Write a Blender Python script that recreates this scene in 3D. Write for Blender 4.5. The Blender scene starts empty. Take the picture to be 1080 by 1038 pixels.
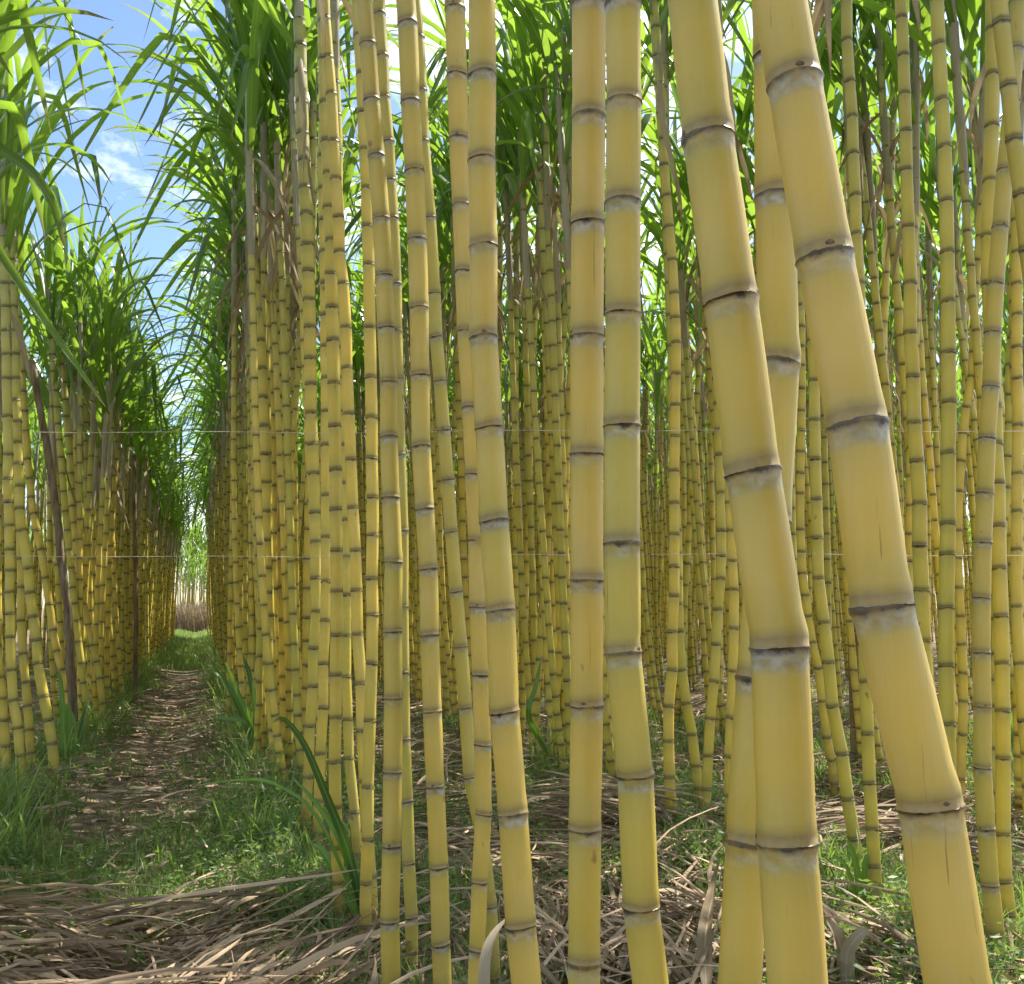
import bpy, math
import numpy as np
from mathutils import Vector, noise

# ------------------------------------------------------------------ set-up
scene = bpy.context.scene
C = scene.collection
R = math.radians
rng = np.random.default_rng(11)
CAM_H = 0.92
YAW = R(17.2)          # camera looks this far to the right of the row direction (+Y)
PITCH = R(6.57)
F = 1050.0             # focal length in photograph pixels (1080 wide)
CX, CY = 540.0, 519.0
FW = np.array([math.sin(YAW), math.cos(YAW), 0.0])      # horizontal forward
RT = np.array([math.cos(YAW), -math.sin(YAW), 0.0])     # right
UP = np.array([0, 0, 1.0])
cF = FW * math.cos(PITCH) + UP * math.sin(PITCH)
cU = -FW * math.sin(PITCH) + UP * math.cos(PITCH)
EYE = np.array([0, 0, CAM_H])

def unproj(px, py, d):
    """world point seen at a pixel at horizontal distance d ahead of the camera"""
    ray = cF * F + RT * (px - CX) + cU * (CY - py)
    return EYE + ray * (d / ray.dot(FW))

def proj(p):
    v = np.asarray(p) - EYE
    z = v.dot(cF)
    if z < 0.05: return None
    return CX + F * v.dot(RT) / z, CY - F * v.dot(cU) / z, z

def gh(x, y):
    """ground height"""
    n = noise.noise(Vector((x * 1.3, y * 1.3, 3.0))) * 0.035 + noise.noise(Vector((x * 4, y * 4, 7.0))) * 0.012
    ridge = 0.045 * math.cos((x - 0.45) * 2 * math.pi / 1.5) if x > -0.2 else 0.045 * math.cos((x + 0.8) * 2 * math.pi / 1.4)
    return n + ridge - 0.02

# ------------------------------------------------------------------ materials
def nodes_of(name):
    m = bpy.data.materials.new(name); m.use_nodes = True
    nt = m.node_tree; nt.nodes.clear()
    return m, nt

def N(nt, typ, **kw):
    n = nt.nodes.new(typ)
    for k, v in kw.items():
        if k.startswith('i_'):
            key = k[2:]
            key = int(key) if key.isdigit() else key.replace('_', ' ')
            n.inputs[key].default_value = v
        else: setattr(n, k, v)
    return n

def ramp(nt, fac, stops):
    r = N(nt, 'ShaderNodeValToRGB')
    el = r.color_ramp.elements
    while len(el) > 1: el.remove(el[-1])
    el[0].position = stops[0][0]; el[0].color = (*stops[0][1], 1) if len(stops[0][1]) == 3 else stops[0][1]
    for p, c in stops[1:]:
        e = el.new(p); e.color = (*c, 1) if len(c) == 3 else c
    if fac is not None: nt.links.new(fac, r.inputs[0])
    return r.outputs[0]

def g1(v): return (v, v, v)

def mixc(nt, fac, a, b, mode='MIX'):
    m = N(nt, 'ShaderNodeMix', data_type='RGBA', blend_type=mode)
    for s, v in ((m.inputs[0], fac), (m.inputs[6], a), (m.inputs[7], b)):
        if isinstance(v, bpy.types.NodeSocket): nt.links.new(v, s)
        elif isinstance(v, (int, float)): s.default_value = v
        else: s.default_value = (*v, 1)
    return m.outputs[2]

def mth(nt, op, a, b=0.0, clamp=False):
    m = N(nt, 'ShaderNodeMath', operation=op, use_clamp=clamp)
    for s, v in ((m.inputs[0], a), (m.inputs[1], b)):
        if isinstance(v, bpy.types.NodeSocket): nt.links.new(v, s)
        else: s.default_value = v
    return m.outputs[0]

def noise_n(nt, vec, scale, detail=3, rough=0.55, stretch=None):
    if stretch:
        mp = N(nt, 'ShaderNodeMapping'); mp.inputs['Scale'].default_value = stretch
        nt.links.new(vec, mp.inputs[0]); vec = mp.outputs[0]
    n = N(nt, 'ShaderNodeTexNoise'); n.inputs['Scale'].default_value = scale
    n.inputs['Detail'].default_value = detail; n.inputs['Roughness'].default_value = rough
    nt.links.new(vec, n.inputs['Vector'])
    return n.outputs[0]

def stem_material(name, c1, c2, c_top, dead=False, wax=1.0, nodek=1.0):
    m, nt = nodes_of(name)
    L = nt.links.new
    geo = N(nt, 'ShaderNodeNewGeometry'); pos = geo.outputs['Position']
    at = N(nt, 'ShaderNodeAttribute', attribute_name='cane')
    sep = N(nt, 'ShaderNodeSeparateColor'); L(at.outputs['Color'], sep.inputs[0])
    above, below, hf = sep.outputs[0], sep.outputs[1], sep.outputs[2]
    tint = at.outputs['Alpha']
    oi = N(nt, 'ShaderNodeObjectInfo')
    rnd = mth(nt, 'FRACT', mth(nt, 'ADD', tint, oi.outputs['Random']))
    big = noise_n(nt, pos, 9.0, 3)
    streak = noise_n(nt, pos, 60.0, 3, 0.6, (4.0, 4.0, 0.12))
    f = mth(nt, 'ADD', mth(nt, 'MULTIPLY', rnd, 0.95), mth(nt, 'MULTIPLY', big, 0.45))
    base = mixc(nt, mth(nt, 'SUBTRACT', f, 0.12, True), c1, c2)
    base = mixc(nt, mth(nt, 'MULTIPLY', streak, 0.30), base, (c1[0] * .62, c1[1] * .70, c1[2] * .8))
    gp = ramp(nt, noise_n(nt, pos, 3.2, 3, 0.6, (1, 1, 0.6)), [(0.50, g1(0)), (0.70, g1(0.42))])
    base = mixc(nt, gp, base, (0.42, 0.39, 0.06))
    # powdery wax bloom in pale clouds
    wx = ramp(nt, noise_n(nt, pos, 22.0, 4, 0.65, (1, 1, 0.35)), [(0.45, g1(0)), (0.75, g1(1))])
    base = mixc(nt, mth(nt, 'MULTIPLY', wx, 0.17), base, (0.62, 0.55, 0.36))
    # upper part still green and waxy
    top = ramp(nt, hf, [(0.55, g1(0)), (0.9, g1(1))])
    base = mixc(nt, mth(nt, 'MULTIPLY', top, 0.75), base, c_top)
    # noise used to make the node marks ragged
    rag = noise_n(nt, pos, 140.0, 2, 0.6)
    rag2 = noise_n(nt, pos, 55.0, 3, 0.6)
    ab = mth(nt, 'ADD', above, mth(nt, 'MULTIPLY', mth(nt, 'SUBTRACT', rag2, 0.5), 0.12))
    bl = mth(nt, 'ADD', below, mth(nt, 'MULTIPLY', mth(nt, 'SUBTRACT', rag2, 0.5), 0.16))
    dk = mth(nt, 'ADD', mth(nt, 'MULTIPLY', rag2, 0.9), 0.1)
    # above a node: thin dark scar, taupe root band, fading
    bandA = ramp(nt, ab, [(0.60, g1(0)), (0.80, g1(0.55)), (0.86, g1(0.9)), (1.0, g1(0.8))])
    base = mixc(nt, mth(nt, 'MULTIPLY', bandA, 0.9), base, mixc(nt, rag, (0.13 * nodek, 0.08 * nodek, 0.035 * nodek), (0.33 * nodek, 0.235 * nodek, 0.11 * nodek)))
    fadeA = ramp(nt, ab, [(0.0, g1(0)), (0.8, g1(0.35)), (1, g1(0))])
    base = mixc(nt, fadeA, base, (0.20, 0.19, 0.045))
    # below: grey wax ring
    bandB = ramp(nt, bl, [(0.48, g1(0)), (0.64, g1(0.8)), (0.92, g1(0.9)), (1, g1(0.35))])
    big2 = ramp(nt, noise_n(nt, pos, 16.0, 3, 0.6), [(0.35, g1(0.35)), (0.6, g1(1))])
    base = mixc(nt, mth(nt, 'MULTIPLY', mth(nt, 'MULTIPLY', bandB, mth(nt, 'MULTIPLY', big2, wax)), mth(nt, 'ADD', rag2, 0.40, True)), base, mixc(nt, ramp(nt, rag2, [(0.38, g1(0)), (0.62, g1(1))]), (0.13, 0.115, 0.095), (0.46, 0.46, 0.44)))
    under = ramp(nt, below, [(0.0, g1(0)), (0.55, g1(0.30)), (0.75, g1(0.2)), (1, g1(0))])
    base = mixc(nt, under, base, (0.22, 0.21, 0.05))
    scar = ramp(nt, mth(nt, 'MINIMUM', above, mth(nt, 'ADD', below, 0.12)), [(0.935, g1(0)), (0.985, g1(1))])
    scarB = ramp(nt, mth(nt, 'ADD', below, mth(nt, 'MULTIPLY', mth(nt, 'SUBTRACT', rag2, 0.5), 0.5)), [(0.80, g1(0)), (0.96, g1(1))])
    base = mixc(nt, mth(nt, 'MULTIPLY', scarB, mth(nt, 'ADD', dk, 0.25), True), base, (0.035, 0.025, 0.018))
    base = mixc(nt, mth(nt, 'MULTIPLY', scar, 0.85), base, (0.07, 0.045, 0.025))
    # spots and scuffs
    sp = ramp(nt, noise_n(nt, pos, 33.0, 2, 0.4, (1, 1, 0.6)), [(0.745, g1(0)), (0.79, g1(1))])
    base = mixc(nt, mth(nt, 'MULTIPLY', sp, 0.6), base, (0.14, 0.06, 0.02))
    dirt = ramp(nt, mth(nt, 'ADD', hf, mth(nt, 'MULTIPLY', mth(nt, 'SUBTRACT', rag2, 0.5), 0.05)), [(0.0, g1(0.85)), (0.05, g1(0.3)), (0.12, g1(0))])
    base = mixc(nt, dirt, base, (0.17, 0.11, 0.05))
    crk = ramp(nt, noise_n(nt, pos, 260.0, 2, 0.5, (1, 1, 0.018)), [(0.70, g1(0)), (0.735, g1(1))])
    crm = ramp(nt, noise_n(nt, pos, 5.0, 2, 0.5), [(0.52, g1(0)), (0.6, g1(1))])
    base = mixc(nt, mth(nt, 'MULTIPLY', mth(nt, 'MULTIPLY', crk, crm), 0.6), base, (0.16, 0.09, 0.03))
    sm = ramp(nt, noise_n(nt, pos, 13.0, 5, 0.7, (1, 1, 0.5)), [(0.56, g1(0)), (0.75, g1(0.30))])
    base = mixc(nt, sm, base, (0.33, 0.26, 0.07))
    p = N(nt, 'ShaderNodeBsdfPrincipled')
    L(base, p.inputs['Base Color'])
    p.inputs['Roughness'].default_value = 0.8 if dead else 0.46
    rr = mth(nt, 'ADD', mth(nt, 'MULTIPLY', big, 0.25), 0.32 if not dead else 0.65); L(rr, p.inputs['Roughness'])
    p.inputs['Specular IOR Level'].default_value = 0.45
    bmp = N(nt, 'ShaderNodeBump'); bmp.inputs['Strength'].default_value = 0.35; bmp.inputs['Distance'].default_value = 0.002
    hgt = mth(nt, 'ADD', mth(nt, 'MULTIPLY', streak, 0.6), mth(nt, 'MULTIPLY', mth(nt, 'MULTIPLY', rag, bandB), 1.5))
    L(hgt, bmp.inputs['Height']); L(bmp.outputs[0], p.inputs['Normal'])
    o = N(nt, 'ShaderNodeOutputMaterial'); L(p.outputs[0], o.inputs[0])
    return m

def leaf_material(name, dark, light, trans, tip=(0.30, 0.24, 0.12), tmix=0.45, rough=0.42, midrib=(0.32, 0.38, 0.16), objrand=True):
    m, nt = nodes_of(name); L = nt.links.new
    at = N(nt, 'ShaderNodeAttribute', attribute_name='cane')
    sep = N(nt, 'ShaderNodeSeparateColor'); L(at.outputs['Color'], sep.inputs[0])
    geo = N(nt, 'ShaderNodeNewGeometry')
    oi = N(nt, 'ShaderNodeObjectInfo')
    t = mth(nt, 'FRACT', mth(nt, 'ADD', sep.outputs[2], oi.outputs['Random'])) if objrand else sep.outputs[2]
    nz = noise_n(nt, geo.outputs['Position'], 6.0, 3)
    t = mth(nt, 'ADD', mth(nt, 'MULTIPLY', t, 0.8), mth(nt, 'MULTIPLY', mth(nt, 'SUBTRACT', nz, 0.4), 0.6), True)
    col = mixc(nt, t, dark, light)
    tr = mixc(nt, t, tuple(0.72 * v for v in trans), trans)
    rib = ramp(nt, sep.outputs[1], [(0.0, g1(0.8)), (0.16, g1(0.0))])
    col = mixc(nt, rib, col, midrib)
    tp = ramp(nt, mth(nt, 'ADD', sep.outputs[0], mth(nt, 'MULTIPLY', mth(nt, 'SUBTRACT', nz, 0.5), 0.3)), [(0.84, g1(0)), (0.98, g1(0.9))])
    col = mixc(nt, tp, col, tip); tr = mixc(nt, tp, tr, tip)
    p = N(nt, 'ShaderNodeBsdfPrincipled'); L(col, p.inputs['Base Color'])
    p.inputs['Roughness'].default_value = rough
    p.inputs['Specular IOR Level'].default_value = 0.4
    tl = N(nt, 'ShaderNodeBsdfTranslucent'); L(tr, tl.inputs[0])
    mx = N(nt, 'ShaderNodeMixShader'); mx.inputs[0].default_value = tmix
    L(p.outputs[0], mx.inputs[1]); L(tl.outputs[0], mx.inputs[2])
    o = N(nt, 'ShaderNodeOutputMaterial'); L(mx.outputs[0], o.inputs[0])
    return m

YEL1, YEL2 = (0.68, 0.445, 0.075), (0.49, 0.40, 0.065)
M_STEM = stem_material('yellow_cane_skin', YEL1, YEL2, (0.36, 0.36, 0.16))
M_FIELD = stem_material('yellow_cane_skin_field', (0.78, 0.54, 0.075), (0.55, 0.46, 0.06), (0.42, 0.44, 0.17), False, 0.25, 0.28)
M_DEAD = stem_material('dead_cane_skin', (0.25, 0.16, 0.07), (0.20, 0.12, 0.05), (0.2, 0.14, 0.08), True)
M_LEAF = leaf_material('cane_leaf_green', (0.026, 0.072, 0.032), (0.10, 0.20, 0.045), (0.43, 0.68, 0.06), rough=0.30)
M_SHEATH = leaf_material('leaf_sheath', (0.30, 0.28, 0.17), (0.52, 0.44, 0.33), (0.35, 0.30, 0.15), (0.4, 0.33, 0.22), 0.15, 0.5, (0.45, 0.42, 0.28))
M_DRYL = leaf_material('dry_leaf_tan', (0.20, 0.14, 0.075), (0.50, 0.41, 0.28), (0.42, 0.32, 0.16), (0.3, 0.22, 0.12), 0.22, 0.7, (0.5, 0.42, 0.3))
M_LITTER = leaf_material('leaf_litter', (0.10, 0.058, 0.032), (0.64, 0.47, 0.30), (0.3, 0.22, 0.12), (0.2, 0.14, 0.08), 0.12, 0.8, (0.4, 0.33, 0.22), False)
M_GRASS = leaf_material('weed_green', (0.06, 0.12, 0.04), (0.26, 0.36, 0.10), (0.38, 0.56, 0.09), (0.2, 0.22, 0.06), 0.35, 0.5, (0.12, 0.22, 0.06), False)
M_SHOOT = leaf_material('shoot_green', (0.03, 0.085, 0.03), (0.15, 0.30, 0.03), (0.30, 0.55, 0.03), (0.3, 0.3, 0.12), 0.22, 0.28, (0.32, 0.38, 0.16), False)

def simple(name, cols, rough, scale=20, stretch=None, bump=0.4):
    m, nt = nodes_of(name); L = nt.links.new
    geo = N(nt, 'ShaderNodeNewGeometry')
    n1 = noise_n(nt, geo.outputs['Position'], scale, 5, 0.65, stretch)
    k = len(cols) - 1
    col = ramp(nt, n1, [(0.3 + 0.4 * i / k, c) for i, c in enumerate(cols)])
    p = N(nt, 'ShaderNodeBsdfPrincipled'); L(col, p.inputs['Base Color']); p.inputs['Roughness'].default_value = rough
    b = N(nt, 'ShaderNodeBump'); b.inputs['Strength'].default_value = bump; b.inputs['Distance'].default_value = 0.01
    L(n1, b.inputs['Height']); L(b.outputs[0], p.inputs['Normal'])
    o = N(nt, 'ShaderNodeOutputMaterial'); L(p.outputs[0], o.inputs[0])
    return m
M_WOOD = simple('pole_bark', [(0.08, 0.055, 0.032), (0.20, 0.14, 0.08), (0.32, 0.25, 0.16)], 0.85, 40, (1, 1, 0.12))
M_TWINE = simple('twine', [(0.42, 0.36, 0.26), (0.6, 0.53, 0.4)], 0.8, 200)
M_BUD = simple('bud_brown', [(0.06, 0.04, 0.02), (0.22, 0.14, 0.06)], 0.7, 300)

def ground_material():
    m, nt = nodes_of('soil_and_mulch'); L = nt.links.new
    geo = N(nt, 'ShaderNodeNewGeometry'); P = geo.outputs['Position']
    a = noise_n(nt, P, 14, 6, 0.7); b = noise_n(nt, P, 1.6, 4, 0.6); c = noise_n(nt, P, 70, 3, 0.7)
    col = ramp(nt, a, [(0.3, (0.07, 0.045, 0.028)), (0.5, (0.19, 0.125, 0.08)), (0.7, (0.36, 0.26, 0.165))])
    col = mixc(nt, ramp(nt, c, [(0.55, g1(0)), (0.7, g1(0.7))]), col, (0.33, 0.25, 0.16))
    gm = ramp(nt, b, [(0.50, g1(0)), (0.62, g1(0.7))])
    col = mixc(nt, gm, col, (0.045, 0.08, 0.02))
    p = N(nt, 'ShaderNodeBsdfPrincipled'); L(col, p.inputs['Base Color']); p.inputs['Roughness'].default_value = 0.95
    bm = N(nt, 'ShaderNodeBump'); bm.inputs['Strength'].default_value = 0.8; bm.inputs['Distance'].default_value = 0.03
    L(mth(nt, 'ADD', a, mth(nt, 'MULTIPLY', c, 0.5)), bm.inputs['Height']); L(bm.outputs[0], p.inputs['Normal'])
    o = N(nt, 'ShaderNodeOutputMaterial'); L(p.outputs[0], o.inputs[0])
    return m
M_GROUND = ground_material()

# ------------------------------------------------------------------ mesh plumbing
def mk_mesh(name, V, Q, A, mats, mi=None, smooth=True):
    me = bpy.data.meshes.new(name)
    V = np.ascontiguousarray(V, dtype=np.float32); Q = np.ascontiguousarray(Q, dtype=np.int32)
    me.vertices.add(len(V)); me.vertices.foreach_set('co', V.ravel())
    me.loops.add(Q.size); me.loops.foreach_set('vertex_index', Q.ravel())
    me.polygons.add(len(Q))
    me.polygons.foreach_set('loop_start', np.arange(0, Q.size, 4, dtype=np.int32))
    for m in (mats if isinstance(mats, (list, tuple)) else [mats]): me.materials.append(m)
    if mi is not None: me.polygons.foreach_set('material_index', np.ascontiguousarray(mi, dtype=np.int32))
    me.polygons.foreach_set('use_smooth', np.full(len(Q), smooth))
    if A is not None:
        at = me.attributes.new('cane', 'FLOAT_COLOR', 'POINT')
        at.data.foreach_set('color', np.ascontiguousarray(A, dtype=np.float32).ravel())
    me.update(calc_edges=True)
    return me

def link(name, me, parent=None):
    o = bpy.data.objects.new(name, me); C.objects.link(o)
    if parent is not None: o.parent = parent
    return o

def tag(o, label=None, cat=None, group=None, kind=None):
    if label: o['label'] = label
    if cat: o['category'] = cat
    if group: o['group'] = group
    if kind: o['kind'] = kind
    return o

class Acc:
    """collects vertex / quad / attribute blocks"""
    def __init__(s): s.V = []; s.Q = []; s.A = []; s.M = []; s.n = 0
    def add(s, V, Q, A, m=0):
        s.V.append(V); s.Q.append(Q + s.n); s.A.append(A); s.M.append(np.full(len(Q), m, dtype=np.int32)); s.n += len(V)
    def get(s): return np.concatenate(s.V), np.concatenate(s.Q), np.concatenate(s.A), np.concatenate(s.M)
    def mesh(s, name, mats, smooth=True):
        V, Q, A, M = s.get()
        return mk_mesh(name, V, Q, A, mats, M, smooth)

# ------------------------------------------------------------------ cane stem
def stem(nodes, radii, sides=16, lod=0, tint=0.0, zig=0.0):
    """nodes: list of 3D points bottom -> top (at the node rings). returns V, Q, A"""
    P = np.array(nodes, dtype=float); n = len(P); jr = np.random.default_rng(int(abs(P[-1, 0] * 1e4)) + 5)
    rings = []     # centre, radius, tangent, above, below, hfrac, kind
    zc = np.linalg.norm(np.diff(P, axis=0), axis=1)
    for i in range(n - 1):
        a, b = P[i], P[i + 1]; Lh = zc[i]; t = (b - a) / max(Lh, 1e-6)
        tp = t if i == 0 else (P[i] - P[i - 1]) / max(zc[i - 1], 1e-6)
        tn = t + tp; tn /= np.linalg.norm(tn)
        ra, rb = radii[i], radii[i + 1]
        hf = i / (n - 1); hf2 = (i + 1) / (n - 1)
        k = ra / 0.021
        if lod == 0:
            tn = tn + jr.normal(0, 0.05, 3); tn /= np.linalg.norm(tn)
            rings.append((a, ra * 1.045, tn, 1.0, 1.0, hf))                     # scar lip
            rings.append((a + tn * 0.0012 * k, ra * 1.0, tn, 1.0, 0.0, hf))
            rings.append((a + tn * 0.0075 * k, ra * 1.0, tn, 0.85, 0.0, hf))
            rings.append((a + tn * 0.012 * k, ra * 0.99, tn, 0.70, 0.0, hf))
            rings.append((a + t * 0.10 * Lh + t * 0.012 * k, ra * 0.965, t, 0.4, 0.0, hf))
            rings.append((a + t * 0.38 * Lh, (ra * .62 + rb * .38) * 0.975, t, 0.0, 0.0, hf))
            rings.append((a + t * 0.62 * Lh, (ra * .38 + rb * .62) * 0.98, t, 0.0, 0.0, hf2))
            rings.append((b - t * 0.028 * k, rb * 0.975, t, 0.0, 0.30, hf2))
            rings.append((b - t * 0.012 * k, rb * 0.965, t, 0.0, 0.66, hf2))
            rings.append((b - t * 0.004 * k, rb * 0.985, t, 0.0, 0.86, hf2))
            rings.append((b - t * 0.0008 * k, rb * 1.045, t, 0.0, 0.985, hf2))
        elif lod == 1:
            rings.append((a, ra * 1.05, tn, 1.0, 1.0, hf))
            rings.append((a + t * 0.004, ra * 1.0, t, 1.0, 0.0, hf)); rings.append((a + t * 0.017, ra * 0.97, t, 0.6, 0.0, hf))
            rings.append((b - t * 0.016, rb * 0.97, t, 0.0, 0.60, hf2))
        else:
            rings.append((a, ra * 1.02, tn, 0.9, 1.0, hf))
            rings.append((a + t * 0.006, ra * 1.0, t, 0.95, 0.2, hf)); rings.append((a + t * 0.022, ra * 0.98, t, 0.45, 0.0, hf))
            rings.append((b - t * 0.02, rb * 0.98, t, 0.0, 0.2, hf2))
    rings.append((P[-1], radii[-1], t, 1, 1, 1.0))
    m = len(rings)
    cen = np.array([r[0] for r in rings]); rad = np.array([r[1] for r in rings]); tan = np.array([r[2] for r in rings])
    tan /= np.linalg.norm(tan, axis=1)[:, None]
    ref = np.array([0.0, 1.0, 0.0]); e1 = np.cross(tan, ref); e1 /= np.linalg.norm(e1, axis=1)[:, None]
    e2 = np.cross(tan, e1)
    ang = np.arange(sides) * 2 * math.pi / sides
    V = cen[:, None, :] + rad[:, None, None] * (np.cos(ang)[None, :, None] * e1[:, None, :] + np.sin(ang)[None, :, None] * e2[:, None, :])
    A = np.array([[r[3], r[4], r[5], tint] for r in rings])
    if lod == 0 and sides > 12:
        lip = (A[:, 1] > 0.95)
        V += lip[:, None, None] * (jr.normal(0, 1, (m, sides, 1)) * 0.00035 * tan[:, None, :] + jr.normal(0, 1, (m, sides, 1)) * 0.0002 * e1[:, None, :])
        nb = (A[:, 0] + A[:, 1] > 0.3)
        V += nb[:, None, None] * (np.sin(ang * 2 + jr.uniform(0, 6.28)) * jr.uniform(0.0, 0.0016))[None, :, None] * tan[:, None, :]
    A = np.repeat(A[:, None, :], sides, axis=1)
    idx = np.arange(m * sides).reshape(m, sides)
    q = np.stack([idx[:-1], np.roll(idx[:-1], -1, 1), np.roll(idx[1:], -1, 1), idx[1:]], -1).reshape(-1, 4)
    q = q[:, ::-1]
    return V.reshape(-1, 3), q, A.reshape(-1, 4)

# ------------------------------------------------------------------ leaf blades
def blade(P, side, W, prof, tint, fold=0.18, flat=False):
    """strip along points P (k,3) with side vectors (k,3)"""
    P = np.asarray(P, float); k = len(P)
    T = np.gradient(P, axis=0); T /= np.linalg.norm(T, axis=1)[:, None] + 1e-9
    S = side - (side * T).sum(1)[:, None] * T; S /= np.linalg.norm(S, axis=1)[:, None] + 1e-9
    Nn = np.cross(S, T)
    w = W * prof
    s = np.linspace(0, 1, k)
    if flat:
        V = np.stack([P - S * w[:, None] / 2, P + S * w[:, None] / 2], 1).reshape(-1, 3)
        A = np.stack([s, np.full(k, .6), np.full(k, tint), np.ones(k)], 1); A = np.repeat(A, 2, axis=0)
        i = np.arange(k - 1) * 2
        Q = np.stack([i, i + 1, i + 3, i + 2], 1)
        return V, Q, A
    V = np.stack([P - S * w[:, None] / 2 + Nn * (w * fold)[:, None], P, P + S * w[:, None] / 2 + Nn * (w * fold)[:, None]], 1).reshape(-1, 3)
    A = np.zeros((k, 3, 4)); A[:, :, 0] = s[:, None]; A[:, 0, 1] = 1; A[:, 2, 1] = 1; A[:, :, 2] = tint; A[:, :, 3] = 1
    i = np.arange(k - 1) * 3
    Q = np.concatenate([np.stack([i, i + 1, i + 4, i + 3], 1), np.stack([i + 1, i + 2, i + 5, i + 4], 1)])
    return V, Q, A.reshape(-1, 4)

def arch(r, base, L, W, az, th0, th1, nseg=11, tint=None, p=1.7, roll=0.5, flat=False, fold=0.18, drift=0.4, wob=0.0, kink=False):
    s = np.linspace(0, 1, nseg + 1)
    th = th0 + (th1 - th0) * s ** p
    dz = r.uniform(-drift, drift)
    a = az + dz * s ** 2
    d = np.stack([np.sin(th) * np.cos(a), np.sin(th) * np.sin(a), np.cos(th)], 1)
    if wob: d += r.normal(0, wob, d.shape)
    P = np.array(base) + np.concatenate([[np.zeros(3)], np.cumsum((d[:-1] + d[1:]) / 2 * L / nseg, axis=0)])
    side = np.stack([-np.sin(a), np.cos(a), np.zeros_like(a)], 1)
    tw = r.uniform(-roll, roll) + r.uniform(-1.6, 1.6) * roll * s ** 1.5
    if kink and r.random() < 0.4:
        ks = r.uniform(0.45, 0.75); kk = np.clip((s - ks + 0.08) / 0.2, 0, 1); kk = kk * kk * (3 - 2 * kk)
        th = th + kk * np.maximum(R(r.uniform(140, 176)) - th, 0)
        d = np.stack([np.sin(th) * np.cos(a), np.sin(th) * np.sin(a), np.cos(th)], 1)
        P = np.array(base) + np.concatenate([[np.zeros(3)], np.cumsum(d[1:] * L / nseg, axis=0)])
    T = d; nrm = np.cross(side, T)
    side = side * np.cos(tw)[:, None] + nrm * np.sin(tw)[:, None]
    prof = np.minimum(1, 0.55 + 2.2 * s) * np.clip(1 - s ** 2.4, 0, 1) ** 0.8 + 0.02
    return blade(P, side, W, prof, r.random() if tint is None else tint, fold, flat)

def crown(r, lod=0, big=1.0):
    """parts of a cane crown round the origin (the top of the bare stem)
       sheath tube + green blades + withered blades. lists of (V,Q,A)"""
    n = r.integers(9, 12)
    greens, dries = [], []
    az = r.uniform(0, 6.28)
    nseg = 11 if lod == 0 else 6
    fl = lod > 0
    for i in range(n):
        f = i / (n - 1)                    # 0 oldest/lowest .. 1 youngest/top
        az += 2.5 + r.normal(0, 0.5)
        z = -0.15 + 0.62 * f
        L = (1.05 + 0.35 * math.sin(f * 3.1) + r.normal(0, 0.1)) * big
        th0 = R(22 - 18 * f + abs(r.normal(0, 4))); th1 = R(122 - 80 * f ** 1.5 + r.normal(0, 16))
        W = 0.064 * (1 - 0.25 * f) * r.uniform(0.8, 1.1) * big
        b = np.array([math.cos(az) * 0.014, math.sin(az) * 0.014, z])
        greens.append(arch(r, b, L, W, az, th0, th1, nseg, None, 1.7 + 0.5 * f, 0.6, fl, kink=True))
    for i in range(r.integers(1, 4)):
        az2 = r.uniform(0, 6.28)
        b = np.array([math.cos(az2) * 0.018, math.sin(az2) * 0.018, -0.55 + r.uniform(0, 0.45)])
        dries.append(arch(r, b, r.uniform(0.35, 0.7), 0.03, az2, R(r.uniform(95, 160)), R(r.uniform(170, 179)), nseg - 1, None, 0.4, 1.2, fl, 0.3, 1.0, 0.05))
    # sheath tube
    zs = np.array([-0.62, -0.45, -0.28, -0.27, -0.1, 0.1, 0.11, 0.3, 0.48]); rs = np.array([0.0185, 0.0195, 0.0215, 0.0185, 0.0195, 0.021, 0.017, 0.014, 0.005])
    sd = 10 if lod == 0 else 4
    ang = np.arange(sd) * 2 * math.pi / sd
    V = np.stack([rs[:, None] * np.cos(ang), rs[:, None] * np.sin(ang), np.repeat(zs[:, None], sd, 1)], -1).reshape(-1, 3)
    V += r.normal(0, 0.0012, V.shape)
    idx = np.arange(len(zs) * sd).reshape(len(zs), sd)
    Q = np.stack([idx[:-1], np.roll(idx[:-1], -1, 1), np.roll(idx[1:], -1, 1), idx[1:]], -1).reshape(-1, 4)
    A = np.zeros((len(zs), sd, 4)); A[:, :, 1] = 0.6; A[:, :, 2] = (np.linspace(0, 1, len(zs))[:, None] * 0.4 + r.random() * 0.3 + r.uniform(0, .3, (1, sd))); A[:, :, 3] = 1
    A[:, :, 0] = 0.3
    return (V, Q, A.reshape(-1, 4)), greens, dries

def rot_to(d):
    """rotation matrix taking +z to d"""
    d = np.array(d) / np.linalg.norm(d)
    v = Vector((0, 0, 1)).rotation_difference(Vector(d)).to_matrix()
    return np.array(v)

def rz(a):
    c, s = math.cos(a), math.sin(a)
    return np.array([[c, -s, 0], [s, c, 0], [0, 0, 1.0]])

# ------------------------------------------------------------------ prototypes
def proto_nodes(r, H, lean, curve):
    """centre line of a free-standing cane from the ground up, in local space; lean along +x"""
    pts = [np.array([0.0, 0.0, -0.03])]; z = 0.0
    th = lean + curve; a2 = r.normal(0, 0.03)
    p = np.array([0.0, 0.0, 0.02]); pts.append(p.copy()); k = 0
    while p[2] < H:
        f = p[2] / H
        step = (0.07 + 0.07 * min(1, f * 5)) * r.uniform(0.88, 1.12)
        t = lean + curve * math.exp(-f * 5) + r.normal(0, 0.008)
        z1 = (0.035 if k % 2 else -0.035) * r.uniform(0.3, 1.2)
        p = p + step * np.array([math.sin(t), math.sin(a2 + z1), math.cos(t)]); pts.append(p.copy()); k += 1
    return pts

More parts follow.
